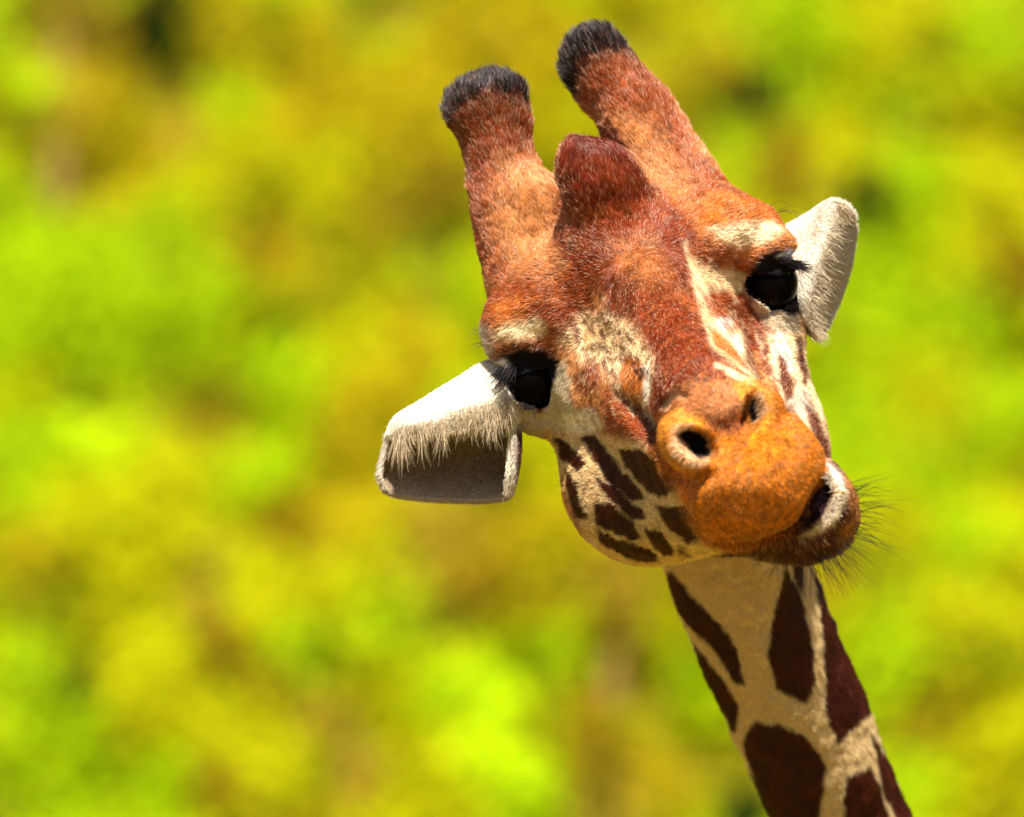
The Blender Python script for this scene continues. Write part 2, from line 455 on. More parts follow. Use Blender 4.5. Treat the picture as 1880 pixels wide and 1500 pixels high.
# each entry: kind, points, colour, edge softness, (least depth, greatest depth), strength
FACE = (-320, 2000); FAR = (-2000, -170)
PAINT = [
 # ossicones
 ('p', [(820,150),(985,150),(990,260),(1030,300),(1040,470),(1000,520),(905,520),(860,330)], RUST, 12, FACE, 1),
 ('p', [(800,150),(1000,150),(985,260),(950,320),(850,330)], (0.24,0.040,0.008), 26, FACE, .9),
 ('p', [(1020,60),(1170,70),(1230,200),(1150,230),(1070,200)], (0.24,0.040,0.008), 26, FACE, .9),
 ('p', [(925,300),(1025,290),(1040,420),(1020,500),(940,500),(905,430)], OCH, 40, FACE, .7),
 ('p', [(1040,90),(1150,80),(1240,200),(1310,330),(1330,370),(1180,380),(1090,230)], RUST, 14, FACE, 1),
 ('p', [(1110,215),(1190,220),(1270,330),(1260,370),(1190,340),(1130,265)], OCH, 36, FACE, .7),
 ('p', [(790,110),(1000,110),(985,205),(958,196),(915,176),(880,190),(850,200),(835,240),(800,230)], HORN, 24, FACE, .999),
 ('p', [(1010,20),(1180,20),(1170,112),(1140,98),(1112,112),(1085,120),(1072,150),(1064,190),(1020,190)], HORN, 22, FACE, .999),
 # forehead and bridge
 ('p', [(1030,360),(1200,350),(1275,420),(1265,500),(1240,540),(1290,590),(1335,660),(1345,700),(1290,720),(1230,730),(1205,690),(1180,620),(1140,560),(1060,500),(1020,440)], RED, 16, FACE, 1),
 ('p', [(1120,450),(1190,440),(1235,500),(1200,530),(1150,520)], OCH, 34, FACE, .3),
 ('p', [(1120,505),(1160,500),(1170,560),(1150,580),(1125,545)], BRN, 14, FACE, .7),
 ('p', [(1235,480),(1262,500),(1268,545),(1245,530)], BRN, 10, FACE, .7),
 ('p', [(1105,545),(1122,548),(1125,590),(1112,590)], BRN, 8, FACE, .8),
 ('p', [(1022,300),(1032,248),(1090,228),(1130,242),(1165,290),(1202,352),(1150,378),(1100,385),(1050,378),(1026,350)], (0.19,0.026,0.008), 7, FACE, 1),
 ('p', [(1090,300),(1140,300),(1170,345),(1120,360)], RUST, 22, FACE, .5),
 # brow on the left of the picture
 ('p', [(895,530),(1000,520),(1060,540),(1040,600),(990,570),(930,580),(890,600)], RUST, 18, FACE, .9),
 ('p', [(905,560),(940,545),(990,550),(960,575),(915,585)], ORNG, 14, FACE, .8),
 ('p', [(908,606),(955,590),(1000,584),(1010,600),(995,616),(950,622),(912,626)], (0.92,0.80,0.56), 10, FACE, 1),
 ('p', [(876,590),(900,600),(910,640),(905,675),(882,640)], GREY, 10, FACE, .9),  # shaded outer side of the brow, painted grey
 ('p', [(985,560),(1030,570),(1045,620),(1020,640),(1005,600)], RUST, 14, FACE, .7),
 # flank of the nose, left of the picture
 ('p', [(1040,600),(1075,575),(1120,575),(1165,600),(1195,650),(1200,690),(1150,690),(1110,680),(1060,660),(1030,630)], CRM, 14, FACE, .95),
 ('p', [(1022,640),(1060,650),(1110,690),(1140,720),(1110,760),(1060,740),(1040,700)], OCH, 18, FACE, .8),
 ('p', [(1062,672),(1095,668),(1110,700),(1085,725),(1062,715)], RED, 9, FACE, .85),
 ('p', [(1105,712),(1140,705),(1165,750),(1175,800),(1140,800),(1112,770)], RUST, 10, FACE, .95),
 ('p', [(1118,690),(1145,700),(1150,730),(1135,735)], CRM, 7, FACE, .8),
 ('p', [(1148,650),(1176,660),(1186,690),(1178,722),(1146,716),(1138,680)], ORNG, 6, FACE, 1),
 ('l', [(1186,672,6),(1192,712,7),(1187,745,7),(1205,790,5)], WHT, 4, FACE, 1),
 ('p', [(1200,684),(1232,712),(1222,760),(1212,800),(1198,760)], RED, 6, FACE, 1),
 ('l', [(1222,745,5),(1238,722,5),(1270,735,6)], CRM, 6, FACE, .9),
 ('l', [(1142,722,6),(1172,748,9),(1205,795,10),(1232,842,10)], BRN, 7, FACE, .9),  # shadow of the hollow behind the nostril, painted in
 ('l', [(1085,640,2),(1098,632,5),(1120,645,4)], BRN, 6, FACE, .6),
 # between the nostrils
 ('p', [(1235,720),(1290,695),(1345,700),(1375,720),(1365,780),(1330,800),(1300,770),(1260,750)], (0.58,0.24,0.075), 14, (300,2000), .8),
 ('p', [(1310,770),(1350,755),(1370,790),(1340,815)], RED, 12, (300,2000), .7),
 # face right of the bridge
 ('p', [(1300,585),(1400,598),(1475,600),(1500,700),(1525,840),(1450,770),(1385,705)], CRM, 10, (-320,520), .9),
 ('p', [(1300,350),(1400,368),(1445,400),(1440,440),(1390,470),(1300,440),(1265,400)], ORNG, 18, FACE, .9),
 ('p', [(1300,420),(1350,412),(1418,408),(1436,425),(1400,450),(1350,455),(1315,442)], (0.92,0.80,0.56), 11, FACE, 1),
 ('p', [(1265,460),(1300,455),(1370,470),(1390,500),(1340,520),(1290,500)], RUST, 14, FACE, .8),
 ('p', [(1268,470),(1285,488),(1330,495),(1378,508),(1385,535),(1330,538),(1290,540),(1275,510)], CRM, 8, FACE, .95),
 ('p', [(1288,536),(1330,535),(1380,545),(1400,580),(1430,610),(1400,620),(1350,600),(1305,575)], RUST, 8, FACE, .95),
 ('p', [(1330,555),(1370,560),(1400,585),(1380,600),(1340,585)], BRN, 12, FACE, .5),
 ('p', [(1308,584),(1330,578),(1345,590),(1330,602),(1312,598)], WHT, 5, FACE, .9),
 ('p', [(1335,610),(1352,612),(1362,640),(1352,652),(1340,632)], WHT, 5, FACE, .95),
 ('l', [(1255,448,3),(1268,490,5),(1280,535,6),(1298,585,6),(1330,615,4),(1345,640,4)], CRM, 8, FACE, .8),
 ('p', [(1296,600),(1325,615),(1352,650),(1368,676),(1345,668),(1312,640)], ORNG, 5, FACE, 1),
 ('l', [(1285,570,3),(1306,636,4),(1345,668,3),(1385,690,3)], CRM, 7, FACE, .8),
 ('l', [(1315,672,4),(1350,690,5),(1382,704,4)], CRM, 5, FACE, .9),
 ('p', [(1360,600),(1400,615),(1412,660),(1425,720),(1390,700),(1368,660)], RED, 7, FACE, .95),
 ('l', [(1385,650,4),(1402,690,5),(1420,722,5)], OCH, 5, FACE, .8),
 ('p', [(1408,612),(1440,605),(1452,650),(1450,690),(1432,668)], WHT, 7, FACE, .9),
 ('p', [(1426,650),(1440,660),(1455,700),(1462,745),(1440,740),(1430,700)], BRN, 5, FACE, 1),
 ('p', [(1455,600),(1470,630),(1482,700),(1474,712),(1462,660)], BRN, 4, FACE, 1),
 ('p', [(1440,742),(1480,715),(1492,752),(1478,770)], GREY, 6, FACE, .9),  # white spot painted grey for the shade on it
 ('p', [(1478,742),(1500,765),(1530,850),(1512,845),(1490,800)], BRN, 5, (-320,520), 1),
 ('p', [(1425,735),(1455,745),(1480,790),(1470,800),(1440,770)], BRN, 6, (-320,560), .9),
 # tear troughs and lids
 ('p', [(1368,525),(1380,515),(1405,525),(1440,565),(1468,575),(1466,608),(1436,612),(1400,596),(1380,565)], (0.62,0.52,0.36), 6, FACE, 1),
 ('p', [(1012,665),(1042,655),(1052,720),(1062,775),(1025,795),(985,780),(1005,735)], (0.60,0.50,0.34), 8, FACE, 1),
 ('p', [(930,700),(950,735),(985,755),(1015,775),(1000,800),(950,795),(915,750)], (0.62,0.52,0.44), 6, FACE, 1),
 ('p', [(1030,762),(1090,745),(1110,780),(1080,805),(1040,800)], WHT, 10, FACE, .9),
 # cheek patches, left of the picture
 ('p', [(1005,790),(1060,795),(1100,795),(1180,812),(1215,860),(1262,905),(1330,1010),(1300,1060),(1180,1050),(1080,1000),(1040,900)], NCRM, 10, (-320,520), 1),
 ('p', [(1018,803),(1045,813),(1076,850),(1062,864),(1035,842)], DRK, 3, (-320,520), 1),
 ('p', [(1040,865),(1056,880),(1077,950),(1060,948),(1046,910)], DRK, 3, (-320,520), 1),
 ('p', [(1070,800),(1097,800),(1125,840),(1160,880),(1186,915),(1165,916),(1115,880),(1100,850)], DRK, 3, (-320,520), 1),
 ('p', [(1138,823),(1180,828),(1215,850),(1242,897),(1215,911),(1185,896),(1155,860)], DRK, 3, (-320,520), 1),
 ('p', [(1100,880),(1130,893),(1185,938),(1187,953),(1165,951),(1120,915)], DRK, 3, (-320,520), 1),
 ('p', [(1093,925),(1120,924),(1165,955),(1178,985),(1165,991),(1100,962)], DRK, 3, (-320,520), 1),
 ('p', [(1205,930),(1255,929),(1278,960),(1294,985),(1270,991),(1230,970)], DRK, 3, (-320,520), 1),
 ('p', [(1186,969),(1215,975),(1239,1010),(1220,1020),(1200,1000)], DRK, 3, (-320,520), 1),
 ('p', [(1098,970),(1130,990),(1190,1005),(1210,1029),(1170,1027),(1105,995)], DRK, 3, (-320,520), 1),
 ('p', [(1245,1000),(1262,1008),(1272,1022),(1248,1018)], BRN, 3, (-320,520), .8),
 ('p', [(1270,1037),(1320,1015),(1372,1003),(1368,1025),(1330,1045),(1290,1050)], DRK, 4, (-320,560), 1),
 ('p', [(1190,805),(1215,815),(1240,850),(1268,880),(1248,896),(1215,862)], BRN, 4, (-320,560), 1),
 # muzzle
 ('p', [(1200,770),(1235,752),(1290,768),(1325,800),(1365,795),(1395,720),(1440,720),(1500,780),(1520,850),(1512,900),(1470,965),(1440,990),(1350,1012),(1290,998),(1250,915),(1228,880),(1200,820)], MUZ, 14, (430,2000), 1),
 ('p', [(1290,990),(1350,985),(1440,962),(1490,915),(1512,890),(1500,960),(1440,1000),(1350,1020)], (0.40,0.10,0.012), 10, (430,2000), .7),  # lower edge of the upper lip painted darker as shading
 ('p', [(1206,800),(1216,770),(1250,750),(1290,770),(1312,810),(1310,845),(1280,868),(1240,868),(1214,840)], RING, 7, (500,2000), .9),
 ('p', [(1234,812),(1242,780),(1270,778),(1300,802),(1315,835),(1290,858),(1258,856),(1240,840)], (0.66,0.48,0.32), 5, (500,2000), .7),
 ('p', [(1244,790),(1270,782),(1302,806),(1312,840),(1286,846),(1258,824)], BLK, 3, (300,2000), 1),
 ('p', [(1345,705),(1385,698),(1412,720),(1424,760),(1410,785),(1392,790),(1375,760),(1352,725)], RING, 8, (480,2000), .9),
 ('p', [(1380,722),(1400,722),(1410,745),(1398,772),(1386,775),(1378,750)], (0.6,0.45,0.32), 5, (480,2000), .7),
 ('p', [(1379,735),(1388,728),(1396,765),(1386,774),(1378,757)], BLK, 2, (300,2000), 1),
 # lower lip and chin
 ('p', [(1372,1002),(1440,986),(1472,966),(1500,940),(1514,890),(1518,845),(1545,850),(1600,920),(1590,1010),(1540,1060),(1430,1060),(1360,1030)], (0.15,0.036,0.010), 6, (250,640), 1),  # chin darkened to paint the upper lip's shadow
 ('p', [(1545,860),(1590,920),(1580,1000),(1540,1030),(1535,985),(1560,945)], (0.55,0.22,0.04), 9, (250,640), .9),  # sunlit right rim of the chin, painted orange
 ('p', [(1370,1005),(1440,1002),(1500,996),(1550,985),(1566,1000),(1520,1050),(1430,1055)], (0.10,0.022,0.008), 10, (250,640), .95),  # shaded underside of the chin, painted darker still
 ('l', [(1472,982,3),(1490,974,7),(1520,955,12),(1540,915,13),(1532,875,10)], (0.70,0.56,0.40), 8, (250,640), 1),
 ('p', [(1514,846),(1540,868),(1552,900),(1536,900),(1524,872)], WHT, 6, (250,640), 1),
 ('p', [(1450,976),(1485,945),(1508,890),(1522,868),(1526,900),(1510,945),(1478,972)], (0.03,0.012,0.015), 3, (250,610), 1),
 # painted brow shadow, then black skin and brow shade round the eyes
 ('l', [(905,655,5),(940,638,9),(985,632,9),(1022,645,6)], BRN, 9, FACE, .9),
 ('l', [(1372,505,6),(1392,480,10),(1420,464,8)], BRN, 9, FACE, .9),
 ('p', [(902,668),(925,650),(960,640),(1000,640),(1028,658),(1022,690),(1008,730),(992,756),(968,750),(948,720),(935,706)], BLK, 4, FACE, 1),
 ('p', [(1365,530),(1372,500),(1400,470),(1440,455),(1475,480),(1475,575),(1445,578),(1405,552),(1385,535)], BLK, 3, (-90,40), 1),
 ('p', [(906,668),(925,656),(940,668),(930,690),(912,690)], (0.7,0.66,0.66), 4, FACE, 1),  # sunlit spot on the outer lid, painted pale
 ('p', [(1376,520),(1386,495),(1410,474),(1440,462),(1470,480),(1470,520),(1466,572),(1440,570),(1405,545)], BLK, 4, FACE, 1),
 ('p', [(1424,470),(1440,456),(1462,464),(1456,478),(1436,480)], (0.7,0.68,0.72), 4, FACE, 1),  # bluish highlight beside the brow, painted on
]
NECK = [
 [(1206,1040),(1232,1045),(1270,1090),(1330,1150),(1352,1190),(1366,1252),(1345,1247),(1310,1190),(1260,1140),(1226,1085)],
 [(1240,1135),(1290,1198),(1330,1248),(1353,1290),(1351,1338),(1335,1330),(1290,1250)],
 [(1440,1035),(1465,1080),(1490,1180),(1493,1250),(1480,1288),(1425,1266),(1408,1200),(1420,1120)],
 [(1450,1020),(1474,1030),(1471,1088),(1460,1070)],
 [(1485,1030),(1525,1120),(1575,1230),(1600,1300),(1590,1310),(1535,1362),(1515,1310),(1508,1190),(1505,1140)],
 [(1382,1320),(1430,1325),(1478,1350),(1516,1400),(1510,1450),(1495,1540),(1420,1540),(1362,1362)],
 [(1550,1420),(1595,1408),(1612,1440),(1640,1540),(1545,1540)],
 [(1600,1345),(1630,1395),(1700,1540),(1655,1540),(1614,1440)],
]

def lerp(C, c, a):
    return C + (np.asarray(c) - C) * a[:, None]

def voro(M, scale):
    """edge distance of a jittered cell pattern: the net of a reticulated coat"""
    p = M / scale; i0 = np.floor(p).astype(int)
    d1 = np.full(len(M), 9.); d2 = d1.copy()
    for dx in (-1, 0, 1):
        for dy in (-1, 0, 1):
            for dz in (-1, 0, 1):
                c = i0 + np.array([dx, dy, dz])
                hsh = [_rand[_perm[(_perm[(_perm[(c[:, 0] + 31 * q) & 511] + c[:, 1]) & 511] + c[:, 2]) & 511]] for q in range(3)]
                e = c + np.stack(hsh, 1)
                dd = np.linalg.norm(p - e, axis=1)
                n1 = np.minimum(d1, dd); d2 = np.minimum(np.maximum(d1, dd), d2); d1 = n1
    return d2 - d1

def coat(M, N):
    """colour and hair length of the coat at points M with normals N"""
    x, y, d = to_px(M)
    wob = 5.0
    nx = x + wob * (fbm(M / 22, 3) - .5) * 2.2; ny = y + wob * (fbm(M / 22 + 90, 3) - .5) * 2.2
    n1 = fbm(M / 60, 3)
    C = np.tile(np.array(OCH), (len(M), 1)); C = lerp(C, RUST, np.clip(n1 * 2.2 - .35, 0, 1))
    # neck: cream net and dark patches
    isneck = (d < -190) & (y > 700)
    net = np.clip((voro(M * np.array([1, 1, .62]), 210) - .10) * 14, 0, 1)
    Cn = lerp(np.tile(np.array(NCRM), (len(M), 1)), DRK, net)
    front = np.clip(-N[:, 1] * 6 + .5, 0, 1) * (y < 1540)
    Cf = np.tile(np.array(NCRM), (len(M), 1))
    for pts in NECK:
        sd = poly_sd(nx, ny, pts)
        Cf = lerp(Cf, DRK, np.clip(.5 - sd / 5, 0, 1))
    Cn = Cn + (Cf - Cn) * front[:, None]
    C[isneck] = Cn[isneck]
    hid = np.clip(N[:, 1] * 4, 0, 1) * ~isneck
    for kind, pts, c, soft, (d0, d1), a in PAINT:
        P2 = np.asarray(pts, float)
        m = (x > P2[:, 0].min() - 40) & (x < P2[:, 0].max() + 40) & (y > P2[:, 1].min() - 40) & (y < P2[:, 1].max() + 40) & (d > d0) & (d < d1)
        m &= ~isneck
        k = np.nonzero(m)[0]
        if not len(k): continue
        sd = poly_sd(nx[k], ny[k], pts) if kind == 'p' else line_sd(nx[k], ny[k], pts)
        al = np.clip(.5 - (sd - (1.5 if c is DRK else 0)) / (2 * soft), 0, 1); al = al * al * (3 - 2 * al) * a
        if a < 1 or soft > 9: al = np.clip(al * (1 + 1.4 * (fbm(M[k] / 11 + 40, 3) - .5)), 0, 1)
        C[k] = lerp(C[k], c, al)
    # brown flecks drawn out along the face, and uneven patches
    fk = fbm(np.stack([M @ L_ / 7, M @ (W_ * .8 + F_ * .6) / 30, M @ (F_ * .8 - W_ * .6) / 30], 1) + 11, 3)
    reg = np.clip(.5 - np.minimum(poly_sd(x, y, [(1025,585),(1120,565),(1205,650),(1215,760),(1120,790),(1040,720)]),
                                  poly_sd(x, y, [(1275,470),(1380,500),(1400,590),(1470,610),(1500,760),(1420,730),(1320,610)])) / 20, 0, 1) * (d > -170) * (d < 540)
    C = lerp(C, RED, np.clip((fk - .54) * 7, 0, .6) * reg * (C[:, 0] > .5))
    C = lerp(C, CRM, np.clip((.40 - fk) * 7, 0, .6) * reg * (C[:, 0] < .5) * (C[:, 0] > .2))
    pt = (C[:, 0] < .2) & (C[:, 0] > .04) & (C[:, 1] < .03)
    pv = fbm(M / 30 + 70, 3)
    C[pt] *= (0.45 + 1.2 * pv[pt])[:, None]
    mz = np.clip((d - 470) / 60, 0, 1) * (C[:, 0] > .3) * (C[:, 2] < .06)
    C = C * (1 + mz * 1.3 * (fbm(M / 6 + 300, 2) - .5))[:, None]
    rear = lerp(np.tile(np.array(RUST), (len(M), 1)), NCRM, np.clip(1 - net, 0, 1))
    C = C + (rear - C) * hid[:, None]
    return C

def ear_coat(M, which):
    x, y, d = to_px(M)
    C = np.tile(np.array((0.90, 0.83, 0.70)), (len(M), 1))
    C = lerp(C, (0.62, 0.50, 0.36), np.clip(fbm(M / 40, 3) * 2 - .8, 0, 1) * .6)
    if which == 'A':
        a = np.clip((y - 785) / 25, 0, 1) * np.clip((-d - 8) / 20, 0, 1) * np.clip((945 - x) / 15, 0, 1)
        C = lerp(C, (0.30, 0.205, 0.125), a); C = lerp(C, (0.52, 0.41, 0.29), a * np.clip((y - 860) / 50, 0, 1))  # shade in the hollow painted: dark above, paler towards the lower edge
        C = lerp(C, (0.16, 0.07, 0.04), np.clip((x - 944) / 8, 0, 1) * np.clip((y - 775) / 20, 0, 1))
        C = lerp(C, (0.30, 0.22, 0.16), np.clip(.5 - poly_sd(x, y, [(890,780),(950,730),(945,800),(925,850),(890,830)]) / 30, 0, 1) * np.clip((-d - 15) / 20, 0, 1))  # extra shade painted into the hollow's inner corner
    else:
        a = np.clip(.5 - poly_sd(x, y, [(1535,390),(1590,390),(1580,480),(1520,640),(1490,600),(1500,500)]) / 40, 0, 1)
        C = lerp(C, (0.56, 0.46, 0.36), a)  # shaded right wall of the ear painted darker
        C = lerp(C, (0.10, 0.035, 0.02), np.clip(.5 - line_sd(x, y, [(1458,582,6),(1478,602,6),(1500,626,5)]) / 6, 0, 1))
    return C

N1 = vnormals(Vg, Qg); NA = vnormals(VA, QA); NB = vnormals(VB, QB)
Vall = np.concatenate([Vg, VA, VB])
Qall = np.concatenate([Qg, QA + len(Vg), QB + len(Vg) + len(VA)])
Call = np.concatenate([coat(Vg, N1), ear_coat(VA, 'A'), ear_coat(VB, 'B')])

skin, nn, ll, bs = nodemat('coat')
at = nn.new('ShaderNodeAttribute'); at.attribute_name = 'coat'
nz = nn.new('ShaderNodeTexNoise'); nz.inputs['Scale'].default_value = 900; nz.inputs['Detail'].default_value = 3
bp = nn.new('ShaderNodeBump'); bp.inputs['Strength'].default_value = 0.5; bp.inputs['Distance'].default_value = 0.002
ll.new(nz.outputs['Fac'], bp.inputs['Height']); ll.new(bp.outputs[0], bs.inputs['Normal'])
hs = nn.new('ShaderNodeMixRGB'); hs.blend_type = 'MULTIPLY'; hs.inputs[0].default_value = 1; hs.inputs[2].default_value = (.8, .8, .8, 1)
ll.new(at.outputs['Color'], hs.inputs[1]); ll.new(hs.outputs[0], bs.inputs['Base Color'])
bs.inputs['Roughness'].default_value = 0.8; bs.inputs['Specular IOR Level'].default_value = 0.08

root = bpy.data.objects.new('giraffe', None); col.objects.link(root)
root.location = (0.62, 1.9, 0); root.empty_display_size = 0.3
tag(root, 'giraffe with tilted rust-brown head, orange muzzle and crooked chewing mouth', 'giraffe')
bpy.context.view_layer.update()
OFF = np.array(root.location)
body_o = mesh_obj('body', W(Vall) - OFF, Qall, skin, root)
set_col(body_o, 'coat', Call)

eye_m, nn, ll, bs = nodemat('eye')
bs.inputs['Base Color'].default_value = (0.002, 0.0015, 0.0015, 1); bs.inputs['Roughness'].default_value = 0.06; bs.inputs['IOR'].default_value = 1.38; bs.inputs['Specular IOR Level'].default_value = 0.04
def uv_ball(c, r, nu=48, nv=24, stretch=None):
    u = np.linspace(0, 2 * np.pi, nu, endpoint=False); v = np.linspace(0, np.pi, nv + 1)
    X = np.stack([np.outer(np.sin(v), np.cos(u)), np.outer(np.sin(v), np.sin(u)), np.outer(np.cos(v), np.ones(nu))], -1).reshape(-1, 3)
    I = np.arange((nv + 1) * nu).reshape(nv + 1, nu); J = np.roll(I, -1, 1)
    Q = np.stack([I[:-1], I[1:], J[1:], J[:-1]], -1).reshape(-1, 4)
    if stretch is not None:
        ax = np.asarray(stretch[0], float); ax /= np.linalg.norm(ax)
        t = X @ ax
        X = X + np.outer(np.maximum(t - .75, 0) * stretch[1], ax)     # the cornea stands a little proud
    return c + X * r, Q
for e, ax in ((EYE_A, (-.45, -.85, .05)), (EYE_B, (.6, -.75, .1))):
    V, Q = uv_ball(P(*e[:3]), e[3], stretch=(ax, .35))
    mesh_obj('eye', W(V) - OFF, Q, eye_m, root)

# tongue and gum in the open corner of the mouth
tg_m, nn, ll, bs = nodemat('tongue'); bs.inputs['Base Color'].default_value = (0.055, 0.022, 0.05, 1); bs.inputs['Roughness'].default_value = .45; bs.inputs['Specular IOR Level'].default_value = .2
V, Q = uv_ball(np.zeros(3), 1, 24, 14)
V = V * np.array([22, 60, 44]); Rt = frame((0, -1, 0), (0.45, 0, 1)); V = V @ np.stack([Rt[0], -Rt[2], Rt[1]]) + P(1500, 920, 478)
mesh_obj('tongue', W(V) - OFF, Q, tg_m, root)

# scraps of chewed leaf on the lower lip
sc_m, nn, ll, bs = nodemat('chewed_leaf'); bs.inputs['Base Color'].default_value = (0.62, 0.44, 0.10, 1); bs.inputs['Roughness'].default_value = .4
for (px, py, d, r) in ((1534, 896, 572, 5), (1541, 903, 576, 6), (1537, 918, 572, 4), (1531, 934, 568, 5)):
    V, Q = uv_ball(np.zeros(3), r, 14, 8)
    V = V * (1 + 1.4 * (fbm(V / 3 + px, 2) - .5))[:, None] * np.array([1.5, .5, .8]) + P(px, py, d)
    mesh_obj('chewed_leaf', W(V) - OFF, Q, sc_m, root)
# ------------------------------------------------------------------ hair
hair_m, nn, ll, bs = nodemat('hair')
at = nn.new('ShaderNodeAttribute'); at.attribute_name = 'hcol'
hi = nn.new('ShaderNodeHairInfo')
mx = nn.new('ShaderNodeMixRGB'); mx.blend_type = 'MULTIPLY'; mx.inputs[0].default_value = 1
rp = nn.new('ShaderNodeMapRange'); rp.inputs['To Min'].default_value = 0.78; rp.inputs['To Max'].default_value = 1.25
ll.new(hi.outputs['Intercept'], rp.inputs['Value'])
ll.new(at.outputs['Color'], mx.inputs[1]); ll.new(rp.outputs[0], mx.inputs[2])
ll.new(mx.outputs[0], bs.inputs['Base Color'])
bs.inputs['Roughness'].default_value = 0.3; bs.inputs['Specular IOR Level'].default_value = 0.45
tr = nn.new('ShaderNodeBsdfTranslucent'); ll.new(mx.outputs[0], tr.inputs['Color'])
ms = nn.new('ShaderNodeMixShader'); ms.inputs[0].default_value = 0.3
ll.new(bs.outputs[0], ms.inputs[1]); ll.new(tr.outputs[0], ms.inputs[2])
ll.new(ms.outputs[0], nn['Material Output'].inputs['Surface'])

lash_m, nn, ll, bs = nodemat('lash')
bs.inputs['Base Color'].default_value = (.010, .007, .008, 1); bs.inputs['Roughness'].default_value = .6; bs.inputs['Specular IOR Level'].default_value = .12

def strands(name, pts, radius, colr, parent):
    """pts (n, k, 3) in head units"""
    n, k = pts.shape[:2]
    hc = bpy.data.hair_curves.new(name)
    hc.add_curves([k] * n)
    hc.attributes['position'].data.foreach_set('vector', (W(pts.reshape(-1, 3)) - OFF).astype(np.float32).ravel())
    ra = hc.attributes.get('radius') or hc.attributes.new('radius', 'FLOAT', 'POINT')
    ra.data.foreach_set('value', (radius * S).astype(np.float32).ravel())
    ca = hc.attributes.new('hcol', 'FLOAT_COLOR', 'CURVE')
    ca.data.foreach_set('color', np.concatenate([colr, np.ones((n, 1))], 1).astype(np.float32).ravel())
    hc.materials.append(lash_m if name in ('eyelash', 'whisker') else hair_m)
    o = bpy.data.objects.new(name, hc); col.objects.link(o); o.parent = parent
    return o

def sample(V, Q, dens, keep=None):
    T = np.concatenate([Q[:, [0, 1, 2]], Q[:, [0, 2, 3]]])
    if keep is not None: T = T[keep[T].all(1)]
    a, b, c = V[T[:, 0]], V[T[:, 1]], V[T[:, 2]]
    ar = .5 * np.linalg.norm(np.cross(b - a, c - a), axis=1)
    n = rng.poisson(ar * dens)
    i = np.repeat(np.arange(len(T)), n)
    u = rng.random(len(i)); v = rng.random(len(i)); fl = u + v > 1
    u[fl] = 1 - u[fl]; v[fl] = 1 - v[fl]
    return T[i], np.stack([1 - u - v, u, v], 1)

def bary(A, T, Bc):
    return (A[T] * Bc[:, :, None]).sum(1)

def unit(v): return v / (np.linalg.norm(v, axis=1, keepdims=True) + 1e-9)

WHORL = P(1170, 505, 160); WHORL2 = P(1085, 630, 120)
def flow(M, N):
    x, y, d = to_px(M)
    f = unit(M - WHORL)
    w2 = np.exp(-((x - 1085) ** 2 + (y - 630) ** 2) / 60 ** 2)[:, None]
    f = unit(f * (1 - w2) + w2 * unit(M - WHORL2))
    # cheeks and jaw: backwards
    back = np.clip((y - (700 + (x - 1000) * -.35)) / 120, 0, 1)[:, None] * np.clip((560 - d) / 120, 0, 1)[:, None]
    f = unit(f * (1 - back) + back * (-F_ + .4 * W_))
    # ossicones: towards their tips
    for tip, base in (((890, 150), (975, 480)), ((1094, 60), (1245, 380))):
        a = P(*tip, -180); b_ = P(*base, -110); ax = (a - b_) / np.linalg.norm(a - b_)
        sd = line_sd(x, y, [(base[0], base[1], 70), (tip[0], tip[1], 75)])
        w = np.clip(.5 - sd / 40, 0, 1)[:, None] * (d < 10)[:, None]
        f = f * (1 - w) + w * ax
    mh = np.clip(.5 - line_sd(x, y, [(1120, 350, 60), (1085, 290, 55)]) / 30, 0, 1)[:, None] * (d > 60)[:, None]
    f = f * (1 - mh) + mh * np.array([-.25, -.25, 1.0])
    nk = ((d < -170) & (y > 900))[:, None]
    f = np.where(nk, np.array([.32, .45, -.85]), f)
    mz = np.clip((d - 520) / 60, 0, 1)[:, None]
    f = f * (1 - mz) + mz * unit(M - P(1350, 780, 760) + np.array([0, 0, -60.]))
    f = f - N * (f * N).sum(1, keepdims=True)
    return unit(f)

def grow(M, N, fl, length, lift, jit, bend=.5, k=4):
    n = len(M)
    dirn = unit(fl + N * lift[:, None] + jit * rng.normal(size=(n, 3)))
    sag = unit(fl) * bend - N * bend * .6
    t = np.linspace(0, 1, k)
    return M[:, None] + (dirn[:, None] * t[None, :, None] + sag[:, None] * (t ** 2)[None, :, None] * .5) * length[:, None, None]

def taper(n, k, r0):
    t = np.linspace(0, 1, k)
    return np.outer(r0 * np.ones(n), 1 - .85 * t ** 1.5)

xg, yg, dg = to_px(Vg)
keep = np.zeros(len(Vg), bool); keep[:nfine] = True
keep &= (yg < 1530)
for e in (EYE_A, EYE_B):
    keep &= np.linalg.norm(Vg - P(*e[:3]), axis=1) > e[3] + 7
keep &= ~((dg > 380) & (poly_sd(xg, yg, [(1249,792),(1270,786),(1300,808),(1308,838),(1285,842),(1262,822)]) < 0))
keep &= ~((dg > 380) & (poly_sd(xg, yg, [(1471,965),(1495,915),(1528,868),(1532,900),(1510,945)]) < 0) & (dg < 640))
vis = N1[:, 1] < 0.55      # the far side of the head and neck carries a sparser coat
T1, B1 = sample(Vg, Qg, 0.36, keep & vis)
T2, B2 = sample(Vg, Qg, 0.04, keep & ~vis)
T = np.concatenate([T1, T2]); B = np.concatenate([B1, B2])
M = bary(Vg, T, B); N = unit(bary(N1, T, B))
x, y, d = to_px(M)
C = coat(M, N)
fl = flow(M, N)
n = len(M)
L = np.full(n, 7.5)
oss = (line_sd(x, y, [(975, 440, 80), (890, 160, 95)]) < 0) | ((line_sd(x, y, [(1240, 340, 80), (1094, 70, 85)]) < 0) & (d < 10))
L[oss] = 11.5
dark = C.sum(1) < 0.09
